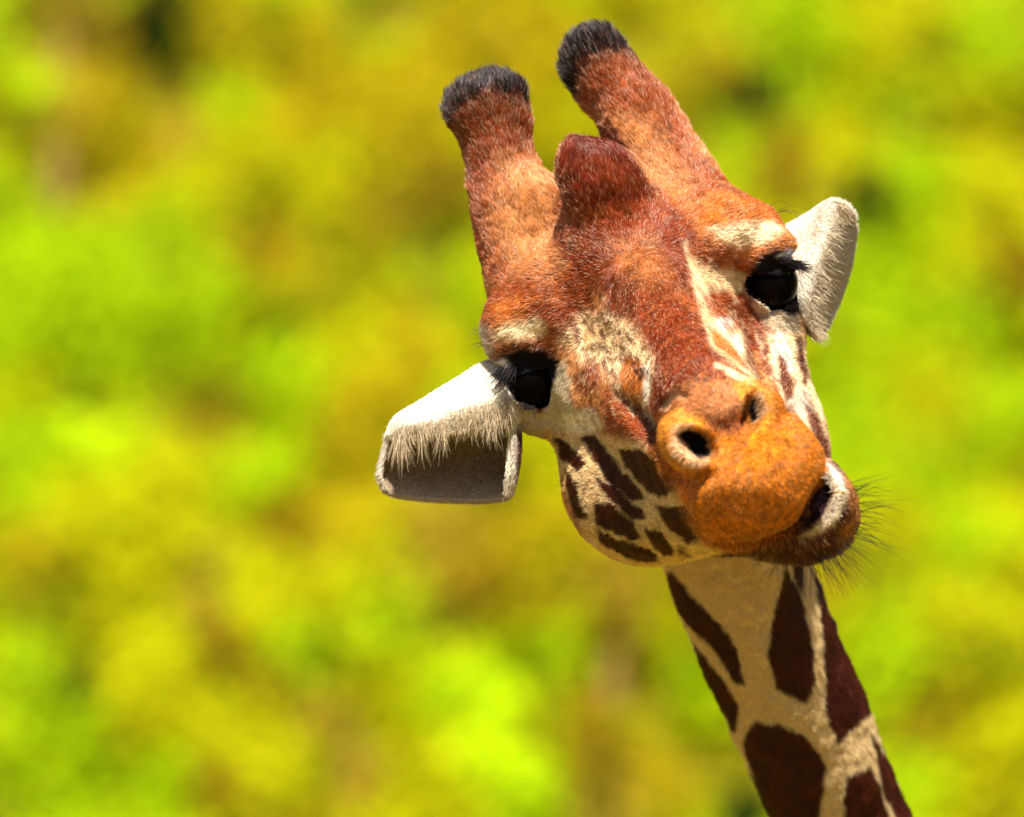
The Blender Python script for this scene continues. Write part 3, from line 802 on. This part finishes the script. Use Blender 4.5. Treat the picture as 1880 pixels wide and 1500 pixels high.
tipz = oss & (dark) & (y < 260); L[tipz] = 19
L[(d > 60) & (line_sd(x, y, [(1120, 350, 60), (1085, 290, 55)]) < 0)] = 13
L[(d < -170) & (y > 900)] = 10
L[(y > 790) & (d < 450) & (d > -170)] = 8
L[(poly_sd(x, y, [(915,690),(1020,690),(1060,780),(1000,800),(930,790)]) < 0)] = 4
muz = (d > 470) & (C[:, 0] > .3) & (C[:, 2] < .06); L[muz] = 5
L[d > 640] = np.minimum(L[d > 640], 9)
rim = (d > 560) & (poly_sd(x, y, [(1234,812),(1242,780),(1270,778),(1300,802),(1315,835),(1290,858),(1258,856),(1240,840)]) < 4); L[rim] = 10
chin = (d > 380) & (y > 985); L[chin] = 15
L *= rng.uniform(.6, 1.3, n)
clump = fbm(M / 9, 2)
lift = np.full(n, .30) + .2 * (clump - .5); lift[muz] = .8; lift[tipz] = .6
Cl = C * (0.84 + .50 * rng.random(n))[:, None] * (0.76 + .55 * fbm(M / 14 + 7, 2))[:, None]
pale = (rng.random(n) < np.where(oss, .24, np.where((d > 60) & (line_sd(x, y, [(1120, 350, 60), (1085, 290, 55)]) < 0), .05, .14))) & (C[:, 0] > .12) & ~muz
Cl[pale] = lerp(Cl[pale], (0.95, .70, .46), rng.uniform(.2, .7, pale.sum()))  # naturally pale strands, brightened further to paint a sheen
nkh = (d < -190) & (y > 700)
Cl[nkh] = (C * (0.9 + .25 * rng.random(n))[:, None])[nkh]
dk = (rng.random(n) < .11) & ~pale & ~nkh
Cl[dk] *= .5
md = muz & (rng.random(n) < .22); Cl[md] *= .35
ml = muz & (rng.random(n) < .12); Cl[ml] = lerp(Cl[ml], (.95, .55, .16), np.full(ml.sum(), .6))
grey = tipz & (rng.random(n) < .12); Cl[grey] = lerp(Cl[grey], (.5, .4, .33), rng.uniform(.3, .9, grey.sum()))
wv = np.stack([fbm(M / 14 + q * 50, 2) - .5 for q in range(3)], 1) * 1.0
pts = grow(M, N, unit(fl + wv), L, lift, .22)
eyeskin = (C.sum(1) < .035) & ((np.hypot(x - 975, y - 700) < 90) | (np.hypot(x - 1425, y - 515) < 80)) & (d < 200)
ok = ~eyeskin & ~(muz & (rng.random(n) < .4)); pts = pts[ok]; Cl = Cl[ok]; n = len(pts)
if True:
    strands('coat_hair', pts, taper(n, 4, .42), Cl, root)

# ears: short fuzz, longer along the rims
for nm, V, Q, Nn, G in (('A', VA, QA, NA, GA), ('B', VB, QB, NB, GB)):
    T, Bc = sample(V, Q, 0.20)
    M = bary(V, T, Bc); N = unit(bary(Nn, T, Bc)); n = len(M)
    out = unit(M - (P(960, 700, -60) if nm == 'A' else P(1430, 470, -120)))
    f = unit(out - N * (out * N).sum(1, keepdims=True))
    Cc = ear_coat(M, nm) * (0.8 + .4 * rng.random(n))[:, None]
    Ls = rng.uniform(4, 9, n)
    pt = grow(M, N, f, Ls, np.full(n, .28), .18)
    strands('ear_fuzz', pt, taper(n, 4, .5), Cc, root)
    # long fringe hanging over the hollow
    rows = []
    if nm == 'A':
        E = G[16:-4, 0:9].reshape(-1, 3)
        k = rng.integers(0, len(E), 1200); M = E[k] + rng.normal(size=(1200, 3)) * 2 + np.array([0, -6, 0])
        tgt = np.array([.05, -.25, -1.0]); Ls = rng.uniform(8, 32, 1200) * (.25 + 3.2 * np.clip(fbm(M * np.array([1, 0, 0]) / 9, 2) - .25, 0, 1))
        cA = (0.62, .48, .30)
    else:
        E = G[:, 14:24].reshape(-1, 3)
        k = rng.integers(0, len(E), 600); M = E[k] + rng.normal(size=(600, 3)) * 3
        tgt = np.array([.85, -.25, -.38]); Ls = rng.uniform(10, 34, 600) * (.6 + .8 * fbm(M / 10, 2))
        cA = (0.78, .64, .44)
    n = len(M)
    f = unit(np.tile(tgt, (n, 1)) + rng.normal(size=(n, 3)) * .2 + 1.1 * np.stack([fbm(M / 11 + 30 * q, 2) - .5 for q in range(3)], 1))
    t = np.linspace(0, 1, 6)
    pt = M[:, None] + f[:, None] * t[None, :, None] * Ls[:, None, None] + np.array([0, 0, -1.]) * (t ** 2)[None, :, None] * (Ls * .15)[:, None, None]
    Cc = np.tile(np.array(cA), (n, 1)) * (0.55 + .7 * rng.random(n))[:, None]
    strands('ear_fringe', pt, taper(n, 6, .45), Cc, root)

def whisk(name, n, src, dirs, length, r, c, droop=.1, spread=.18, k=7):
    """n long hairs rooted along the pixel polyline src, pointing along dirs"""
    src = np.array([P(*s_) for s_ in src]); dirs = np.array(dirs, float)
    u = rng.random(n) * (len(src) - 1); i = u.astype(int); fr = (u - i)[:, None]
    M = src[i] * (1 - fr) + src[i + 1] * fr + rng.normal(size=(n, 3)) * 3
    f = unit(dirs[i] * (1 - fr) + dirs[i + 1] * fr + rng.normal(size=(n, 3)) * spread)
    Ls = rng.uniform(*length, n)
    t = np.linspace(0, 1, k)
    bendd = rng.normal(size=(n, 3)) * .12 + np.array([0, 0, -droop])
    pt = M[:, None] + (f[:, None] * t[None, :, None] + bendd[:, None] * (t ** 2)[None, :, None]) * Ls[:, None, None]
    strands(name, pt, taper(n, k, r), np.tile(np.array(c), (n, 1)) * rng.uniform(.6, 1.4, n)[:, None], root)

if True:
    whisk('eyelash', 150, [(920, 674, 36), (932, 680, 46), (946, 680, 54)], [(-.7, -.35, -.8), (-.55, -.45, -.9), (-.35, -.55, -.9)], (22, 52), .62, (.012, .009, .012), -.10, .13)
    whisk('eyelash', 170, [(1432, 478, 22), (1448, 480, 12), (1460, 486, -8)], [(.65, -.5, -.25), (.85, -.35, -.35), (.95, -.1, -.35)], (18, 46), .62, (.012, .009, .012), -.08, .14)
    whisk('eyelash', 60, [(1448, 566, 0), (1462, 556, -14)], [(.5, -.5, .6), (.9, -.3, .1)], (8, 22), .6, (.012, .009, .012), 0, .2)
    whisk('eyelash', 50, [(955, 738, 40), (985, 752, 46)], [(-.2, -.6, -.6), (.2, -.6, -.7)], (8, 24), .5, (.012, .009, .012), 0, .2)
    whisk('whisker', 150, [(1562, 890, 560), (1578, 940, 560), (1566, 985, 560), (1530, 1020, 570), (1470, 1030, 560), (1405, 1015, 520)],
          [(.9, -.2, .35), (1, -.2, .1), (.95, -.2, -.25), (.6, -.2, -.75), (.1, -.2, -1), (-.5, -.1, -.8)], (25, 95), .42, (.02, .012, .008), .12, .2)
    whisk('whisker', 220, [(1420, 975, 640), (1470, 950, 640), (1500, 900, 650)], [(0, -.6, -.8), (.3, -.6, -.7), (.7, -.6, -.3)], (8, 22), .5, (.05, .02, .01), .1, .25)
    whisk('lip_hair', 500, [(1522, 872, 560), (1546, 905, 575), (1540, 950, 585), (1500, 975, 590)], [(-.3, -.8, .2), (-.6, -.7, .1), (-.5, -.7, .4), (-.1, -.7, .6)], (8, 20), .6, (.8, .7, .55), 0, .3)
    whisk('stray_hair', 5, [(1415, 378, -10), (1432, 392, -20)], [(.6, -.2, .5), (.7, -.2, .4)], (50, 95), .35, (.06, .035, .02), .7, .15, 9)
    whisk('stray_hair', 14, [(885, 600, 0), (884, 640, 0)], [(-1, -.1, .1), (-1, -.1, -.2)], (10, 26), .35, (.05, .03, .02), .2, .2)
    whisk('stray_hair', 5, [(1018, 800, -20), (1050, 890, -20)], [(-.8, -.1, -.5), (-.8, -.1, -.5)], (30, 55), .3, (.06, .04, .02), -.5, .2, 9)
# ------------------------------------------------------------------ the bank behind: ground, shrubs, dry stems
BY0, BSL = 16.8, 0.5          # foot and slope of the bank
def bank_z(x, y):
    r = np.clip((y - BY0) / 1.5 + .5, 0, None)
    z = np.where(y < BY0 - .75, 0, np.where(y < BY0 + .75, BSL * 1.5 * r * r / 2, BSL * (y - BY0)))
    z = np.minimum(z, 14 + .02 * (y - BY0))
    w = np.clip((y - BY0) / 3, 0, 1)
    p = np.stack([x / 1.1, y / 1.1, 0 * x], 1)
    return z + w * .16 * (fbm(p, 3) - .5) * 2

def on_bank(px, py):
    """where the ray through a photo pixel meets the bank"""
    k = (750 - py) * S / DIST
    t = (ZC + BSL * (DIST + BY0)) / (BSL - k)
    return np.array([(px - 940) * S / DIST * t, t - DIST, ZC + k * t]), t

gy = np.concatenate([np.linspace(-400, -12, 12), np.linspace(-10, 14, 25), np.linspace(14.5, 40, 120), np.linspace(42, 60, 10), np.linspace(80, 900, 12)])
gx = np.concatenate([np.linspace(-900, -14, 12), np.linspace(-12, 12, 110), np.linspace(14, 900, 12)])
GX, GY = np.meshgrid(gx, gy, indexing='ij')
GZ = bank_z(GX.ravel(), GY.ravel())
I = np.arange(GX.size).reshape(GX.shape)
Qt = np.stack([I[:-1, :-1], I[1:, :-1], I[1:, 1:], I[:-1, 1:]], -1).reshape(-1, 4)
gm, nn, ll, bs = nodemat('meadow')
tc = nn.new('ShaderNodeNewGeometry')
n1 = nn.new('ShaderNodeTexNoise'); n1.inputs['Scale'].default_value = 1.3; n1.inputs['Detail'].default_value = 6
ll.new(tc.outputs['Position'], n1.inputs['Vector'])
cr = nn.new('ShaderNodeValToRGB')
els = cr.color_ramp.elements
els[0].position = .30; els[0].color = (0.12, 0.065, 0.008, 1); els[1].position = .72; els[1].color = (0.13, 0.15, 0.006, 1)
e2 = els.new(.5); e2.color = (0.20, 0.135, 0.010, 1)
ll.new(n1.outputs['Fac'], cr.inputs[0]); ll.new(cr.outputs[0], bs.inputs['Base Color'])
bs.inputs['Roughness'].default_value = .9; bs.inputs['Specular IOR Level'].default_value = .1
n2 = nn.new('ShaderNodeTexNoise'); n2.inputs['Scale'].default_value = 30; n2.inputs['Detail'].default_value = 4
ll.new(tc.outputs['Position'], n2.inputs['Vector'])
bp = nn.new('ShaderNodeBump'); bp.inputs['Strength'].default_value = .8; bp.inputs['Distance'].default_value = .05
ll.new(n2.outputs['Fac'], bp.inputs['Height']); ll.new(bp.outputs[0], bs.inputs['Normal'])
g_o = mesh_obj('ground', np.stack([GX.ravel(), GY.ravel(), GZ], 1), Qt, gm)
tag(g_o, kind='structure')

LIME = np.array((0.39, 0.54, 0.001)); YEL = np.array((0.50, 0.49, 0.001)); OCR = np.array((0.45, 0.36, 0.003))
TAN = np.array((0.42, 0.30, 0.018)); OLV = np.array((0.28, 0.29, 0.001)); SHADE = np.array((0.006, 0.028, 0.001)); BRW = np.array((0.29, 0.20, 0.003))  # near-black green stands in for deep shade between the leaves
BRT = np.array((0.56, 0.74, 0.002))
ANCH = [  # photo pixel, reach, leaf colour, the darkest painting shaded gaps
 (20,60,80,LIME),(110,60,90,TAN),(190,90,70,BRW),(300,60,75,SHADE),(300,110,60,SHADE),(400,60,70,OCR),(500,40,60,OLV),(690,20,80,LIME),(880,60,120,OCR),(1010,80,70,OCR),
 (60,160,60,BRT),(110,215,50,TAN),(20,220,45,OLV),(190,160,60,OCR),(360,150,70,YEL),(420,180,60,LIME),(560,130,110,OCR),(720,190,110,OCR),(200,290,100,OCR),(420,290,80,YEL),(340,240,45,TAN),
 (1230,40,80,YEL),(1300,100,60,OCR),(1380,30,60,LIME),(1470,60,90,LIME),(1620,60,100,YEL),(1740,90,50,OLV),(1830,60,90,LIME),(1400,170,55,SHADE),(1350,190,40,SHADE),(1450,190,45,LIME),(1480,240,40,BRW),
 (1330,240,60,LIME),(1430,300,60,BRW),(1540,250,80,YEL),(1660,220,80,LIME),(1800,220,90,YEL),(1600,370,60,SHADE),(1700,340,70,LIME),(1830,360,80,YEL),(1560,470,70,LIME),
 (90,420,120,LIME),(250,470,120,LIME),(380,560,90,LIME),(460,370,70,OLV),(500,440,70,BRW),(620,330,90,YEL),(620,460,90,OLV),(700,380,90,BRW),(820,350,60,BRW),(800,460,70,LIME),(560,470,60,OCR),
 (480,590,55,OLV),(590,545,40,OLV),(100,620,130,LIME),(280,640,110,LIME),(60,700,60,YEL),(500,660,90,LIME),(650,620,90,YEL),(760,600,80,OCR),(700,700,70,OCR),(840,560,60,LIME),
 (200,790,80,BRT),(60,850,90,LIME),(400,765,70,BRW),(520,790,80,LIME),(640,760,60,OCR),(330,870,90,YEL),(430,870,80,LIME),(160,930,90,YEL),(620,830,70,OCR),(530,955,60,BRW),(300,1000,100,YEL),
 (90,1080,80,OLV),(60,1020,60,OCR),(230,1080,80,YEL),(640,930,70,OCR),(800,1010,100,TAN),(900,1050,80,BRW),(980,980,90,OCR),(1000,870,60,YEL),(960,1080,70,OCR),(700,1010,80,YEL),(480,1090,80,YEL),
 (360,1060,50,TAN),(400,1140,45,BRW),(440,1200,45,BRW),(560,1200,80,LIME),(720,1120,90,LIME),(620,1080,70,YEL),(240,1190,80,YEL),(140,1240,50,SHADE),(50,1250,70,LIME),(60,1180,60,LIME),(520,1260,60,BRW),(600,1310,60,TAN),(330,1290,80,YEL),
 (240,1340,45,OLV),(120,1340,80,LIME),(700,1260,70,YEL),(900,1235,80,BRT),(820,1290,60,LIME),(1000,1200,80,LIME),(1000,1320,60,OLV),(900,1390,80,BRT),(760,1380,70,YEL),(660,1400,60,TAN),(580,1420,50,OLV),(470,1390,90,YEL),(400,1440,45,BRW),(250,1450,90,LIME),(80,1450,90,LIME),(800,1470,80,YEL),
 (1110,1050,60,TAN),(1120,1150,50,BRW),(1120,1260,50,BRW),(1110,1370,60,BRW),(1120,1470,60,TAN),(1190,1150,50,YEL),(1190,1300,50,OLV),(1290,1310,70,BRT),(1260,1230,50,LIME),(1240,1430,60,OCR),(1370,1485,50,SHADE),(1320,1420,40,OLV),
 (1860,520,50,BRW),(1850,470,50,BRW),(1640,480,70,LIME),(1750,460,70,YEL),(1620,600,90,LIME),(1780,600,90,LIME),(1560,700,80,LIME),(1700,730,100,YEL),(1830,720,90,LIME),(1600,830,90,LIME),(1760,850,100,LIME),(1850,900,80,YEL),
 (1640,950,80,YEL),(1650,1040,60,OLV),(1680,1010,40,OLV),(1780,990,90,LIME),(1860,1060,80,YEL),(1740,1120,80,YEL),(1600,1130,70,LIME),(1640,1220,90,LIME),(1790,1220,80,OLV),(1730,1320,90,OCR),(1850,1340,80,YEL),(1690,1420,80,LIME),(1800,1450,90,YEL),(1560,1100,60,OCR),
]
AP = np.array([(a[0], a[1]) for a in ANCH], float); AR = np.array([a[2] for a in ANCH], float); AC = np.array([a[3] for a in ANCH])
def leaf_tint(X):
    """leaf colour of the plant growing at X: measured patches near the giraffe, drifting patches beyond them"""
    t = X[:, 1] + DIST
    px = 940 + X[:, 0] / (S / DIST * t); py = 750 - (X[:, 2] - ZC) / (S / DIST * t)
    px = px + 70 * (fbm(X / .35, 2) - .5); py = py + 70 * (fbm(X / .35 + 60, 2) - .5)
    d2 = ((px[:, None] - AP[:, 0]) ** 2 + (py[:, None] - AP[:, 1]) ** 2) / AR ** 2
    w = np.exp(-2.2 * d2) + 1e-12
    # each leaf takes the colour of one patch, chosen by its weight
    cw = np.cumsum(w, 1); r = rng.random(len(X))[:, None] * cw[:, -1:]
    C = AC[(cw < r).sum(1)]
    f = fbm(X / .8 + 200, 3)
    base = np.where((f < .42)[:, None], OCR, np.where((f < .52)[:, None], YEL, LIME))
    far = np.clip(1 - w.max(1) * 14, 0, 1)
    pick = rng.random(len(X)) < far
    return np.where(pick[:, None], base, C)

leaf_m, nn, ll, bs = nodemat('leaf')
at = nn.new('ShaderNodeAttribute'); at.attribute_name = 'tint'
ll.new(at.outputs['Color'], bs.inputs['Base Color']); bs.inputs['Roughness'].default_value = .7; bs.inputs['Specular IOR Level'].default_value = .05
tr = nn.new('ShaderNodeBsdfTranslucent'); ll.new(at.outputs['Color'], tr.inputs['Color'])
ms = nn.new('ShaderNodeMixShader'); ms.inputs[0].default_value = .35
ll.new(bs.outputs[0], ms.inputs[1]); ll.new(tr.outputs[0], ms.inputs[2]); ll.new(ms.outputs[0], nn['Material Output'].inputs['Surface'])
bark_m, nn, ll, bs = nodemat('bark')
n1 = nn.new('ShaderNodeTexNoise'); n1.inputs['Scale'].default_value = 18; n1.inputs['Detail'].default_value = 5
cr = nn.new('ShaderNodeValToRGB'); cr.color_ramp.elements[0].color = (.10, .055, .005, 1); cr.color_ramp.elements[1].color = (.24, .135, .012, 1)
ll.new(n1.outputs['Fac'], cr.inputs[0]); ll.new(cr.outputs[0], bs.inputs['Base Color']); bs.inputs['Roughness'].default_value = .9

def leaves(C, out, size):
    """folded diamond leaves at C, facing along out"""
    n = len(C)
    nrm = unit(out + rng.normal(size=(n, 3)) * .55)
    ax = unit(np.cross(nrm, rng.normal(size=(n, 3)))); sd = np.cross(nrm, ax)
    L = (size * rng.uniform(.7, 1.3, n))[:, None]
    a = C - ax * L * .5; b_ = C + ax * L * .5
    c = C + sd * L * .3 + nrm * L * .10; d_ = C - sd * L * .3 + nrm * L * .10
    V = np.stack([a, c, b_, d_], 1).reshape(-1, 3)
    i = np.arange(n)[:, None] * 4
    Q = np.concatenate([i + np.array([0, 1, 2]), i + np.array([0, 2, 3])])
    return V, Q

def tube(path, r, k=6):
    path = np.asarray(path, float); n = len(path)
    tg = np.gradient(path, axis=0); tg /= np.linalg.norm(tg, axis=1, keepdims=True)
    s1 = np.cross(tg, [.31, .9, .2]); s1 /= np.linalg.norm(s1, axis=1, keepdims=True); s2 = np.cross(tg, s1)
    an = np.linspace(0, 2 * np.pi, k, endpoint=False)
    V = path[:, None] + (s1[:, None] * np.cos(an)[None, :, None] + s2[:, None] * np.sin(an)[None, :, None]) * np.asarray(r)[:, None, None]
    I = np.arange(n * k).reshape(n, k); J = np.roll(I, -1, 1)
    return V.reshape(-1, 3), np.stack([I[:-1], J[:-1], J[1:], I[1:]], -1).reshape(-1, 4)

def join(parts):
    Vs, Qs, o = [], [], 0
    for V, Q in parts:
        Vs.append(V); Qs.append(Q + o); o += len(V)
    return np.concatenate(Vs), np.concatenate(Qs)

def stems(base, tips, r0):
    parts = []
    for tp in tips:
        t = np.linspace(0, 1, 6)[:, None]
        p = base + (tp - base) * t + np.array([0, 0, 1]) * (t * (1 - t)) * .15 + rng.normal(size=(6, 3)) * .015 * t
        parts.append(tube(p, r0 * (1 - .8 * t[:, 0])))
    return join(parts)

KINDS = {'lime': 'bright lime-green', 'yellow': 'yellow-green', 'ochre': 'dry ochre-brown', 'dark': 'dark olive'}
spots = []
while len(spots) < 150:
    ok_ = False
    for md in np.linspace(250, 120, 60):
        q = np.array([rng.uniform(-850, 2750), rng.uniform(-420, 1950)])
        if all(np.hypot(*(q - p_)) > md for p_ in spots): ok_ = True; break
    if ok_: spots.append(q)
wide = []
for sx in (-1, 1):
    for ix in range(5):
        for iy in range(5):
            wide.append((940 + sx * (2050 + 480 * ix + rng.uniform(-150, 150)), -380 + 560 * iy + rng.uniform(-180, 180) + 200 * (ix % 2)))
if True:
    for qx, qy in sorted([tuple(q) for q in spots] + wide, key=lambda p_: -p_[1]):
        base, t = on_bank(qx, qy + 110)
        base[2] = bank_z(base[:1], base[1:2])[0] - .03
        R = rng.uniform(.38, .60); Hh = rng.uniform(.42, .85)
        if abs(qx - 940) > 1850: R *= 1.9; Hh *= 1.7      # broader bushes away from the path
        n = 1500 if -200 < qx < 2080 and -200 < qy < 1800 else 800
        v = unit(rng.normal(size=(n, 3)) + np.array([0, 0, .25])); v[:, 2] = np.abs(v[:, 2])
        lump = .72 + .5 * fbm(v * 2.2 + rng.random(3) * 50, 2)
        rad = rng.uniform(.45, 1.0, n) ** .5 * lump
        Cc = base + np.array([0, 0, .06]) + v * rad[:, None] * np.array([R, R, Hh])
        tint = leaf_tint(Cc)
        m = tint.mean(0)
        kind = 'dark' if m[1] < .17 else 'ochre' if m[0] > m[1] * 1.12 else 'lime' if m[1] > m[0] * 1.15 else 'yellow'
        sh = bpy.data.objects.new('shrub', None); col.objects.link(sh); sh.location = base; sh.empty_display_size = .2
        form = 'big bushy' if R > .7 else ('tall ' if Hh > .70 else 'low ' if Hh < .54 else '') + ('spreading' if R > .52 else 'narrow' if R < .45 else 'rounded')
        tag(sh, form + ' ' + KINDS[kind] + ' leafy shrub on the blurred bank behind the giraffe', 'shrub', form + ' ' + KINDS[kind] + ' shrubs on the bank')
        V, Q = leaves(Cc - base, v + np.array([0, -.35, .25]), .058 if R < .7 else .11)
        lo = mesh_obj('foliage', V, Q, leaf_m, sh, smooth=False)
        cc = tint * rng.uniform(.7, 1.2, (n, 1)) * np.array([1, 1, 1]) 
        cc[:, 0] *= rng.uniform(.85, 1.15, n)
        set_col(lo, 'tint', np.repeat(cc, 4, 0))
        tips = Cc[rng.integers(0, n, 7)] - base
        V, Q = stems(np.zeros(3), tips, .012)
        mesh_obj('stems', V, Q, bark_m, sh)

# dry grass between the shrubs
ng = 45000
gxp = rng.uniform(-900, 2800, ng); gyp = rng.uniform(-350, 1950, ng)
k = (750 - gyp) * S / DIST; t = (ZC + BSL * (DIST + BY0)) / (BSL - k)
gb_ = np.stack([(gxp - 940) * S / DIST * t, t - DIST, 0 * t], 1); gb_[:, 2] = bank_z(gb_[:, 0], gb_[:, 1]) - .02
hgt = rng.uniform(.10, .34, ng)[:, None]; side = unit(rng.normal(size=(ng, 3)) * np.array([1, 1, .1])) * .008
lean = unit(rng.normal(size=(ng, 3)) * np.array([.35, .35, 0]) + np.array([0, 0, 1]))
V = np.stack([gb_ - side, gb_ + side, gb_ + lean * hgt], 1).reshape(-1, 3)
Q = np.arange(ng * 3).reshape(-1, 3)
go = mesh_obj('grass', V, Q, leaf_m, smooth=False)
tg_ = leaf_tint(gb_ + np.array([0, 0, .1])); mixw = rng.random((ng, 1)) * .6
set_col(go, 'tint', np.repeat(tg_ * (1 - mixw) + OCR * mixw, 3, 0))
tag(go, 'dry yellow grass growing between the shrubs on the bank', 'grass', kind='stuff')

# bare brown stems that show as soft streaks
def dead(name, pxs, r0, r1, label, lift):
    pts = []
    for i, (px, py) in enumerate(pxs):
        p, t = on_bank(px, py); f = (t - lift) / t
        pts.append(np.array([0, -DIST, ZC]) + (p - np.array([0, -DIST, ZC])) * f)
    pts = np.array(pts); b0 = pts[0].copy()
    # carry the foot down to the soil
    foot = b0.copy(); foot[2] = bank_z(foot[:1], foot[1:2])[0] - .05
    path = np.concatenate([[foot], pts]) if foot[2] < b0[2] - .03 else pts
    pth = upsample(path, 4) - foot
    r = np.linspace(r0, r1, len(pth))
    ro = bpy.data.objects.new(name, None); col.objects.link(ro); ro.location = foot; ro.empty_display_size = .2
    tag(ro, label, 'branch' if 'branch' in name else 'sapling')
    V, Q = tube(pth, r, 8); mesh_obj('trunk', V, Q, bark_m, ro)
    for q in (.45, .7, .88):
        i = int(q * (len(pth) - 1)); dv = rng.normal(size=3) * .25 + np.array([0, -.1, .3])
        V, Q = tube(pth[i] + dv * np.linspace(0, 1, 5)[:, None], np.linspace(r[i] * .5, r[i] * .15, 5)); mesh_obj('twig', V, Q, bark_m, ro)
dead('dead_branch', [(640, 1350), (520, 1265), (430, 1180), (350, 1085)], .036, .024, 'bare brown branch leaning among yellow-green shrubs below the long ear', .55)
dead('sapling', [(1105, 1640), (1112, 1400), (1128, 1200), (1125, 1010)], .05, .036, 'thin brown sapling trunk standing beside the giraffe neck', .5)
dead('sapling', [(105, 330), (112, 150), (118, 20), (118, -220)], .05, .036, 'tan sapling trunk standing among ochre shrubs high on the bank', .5)
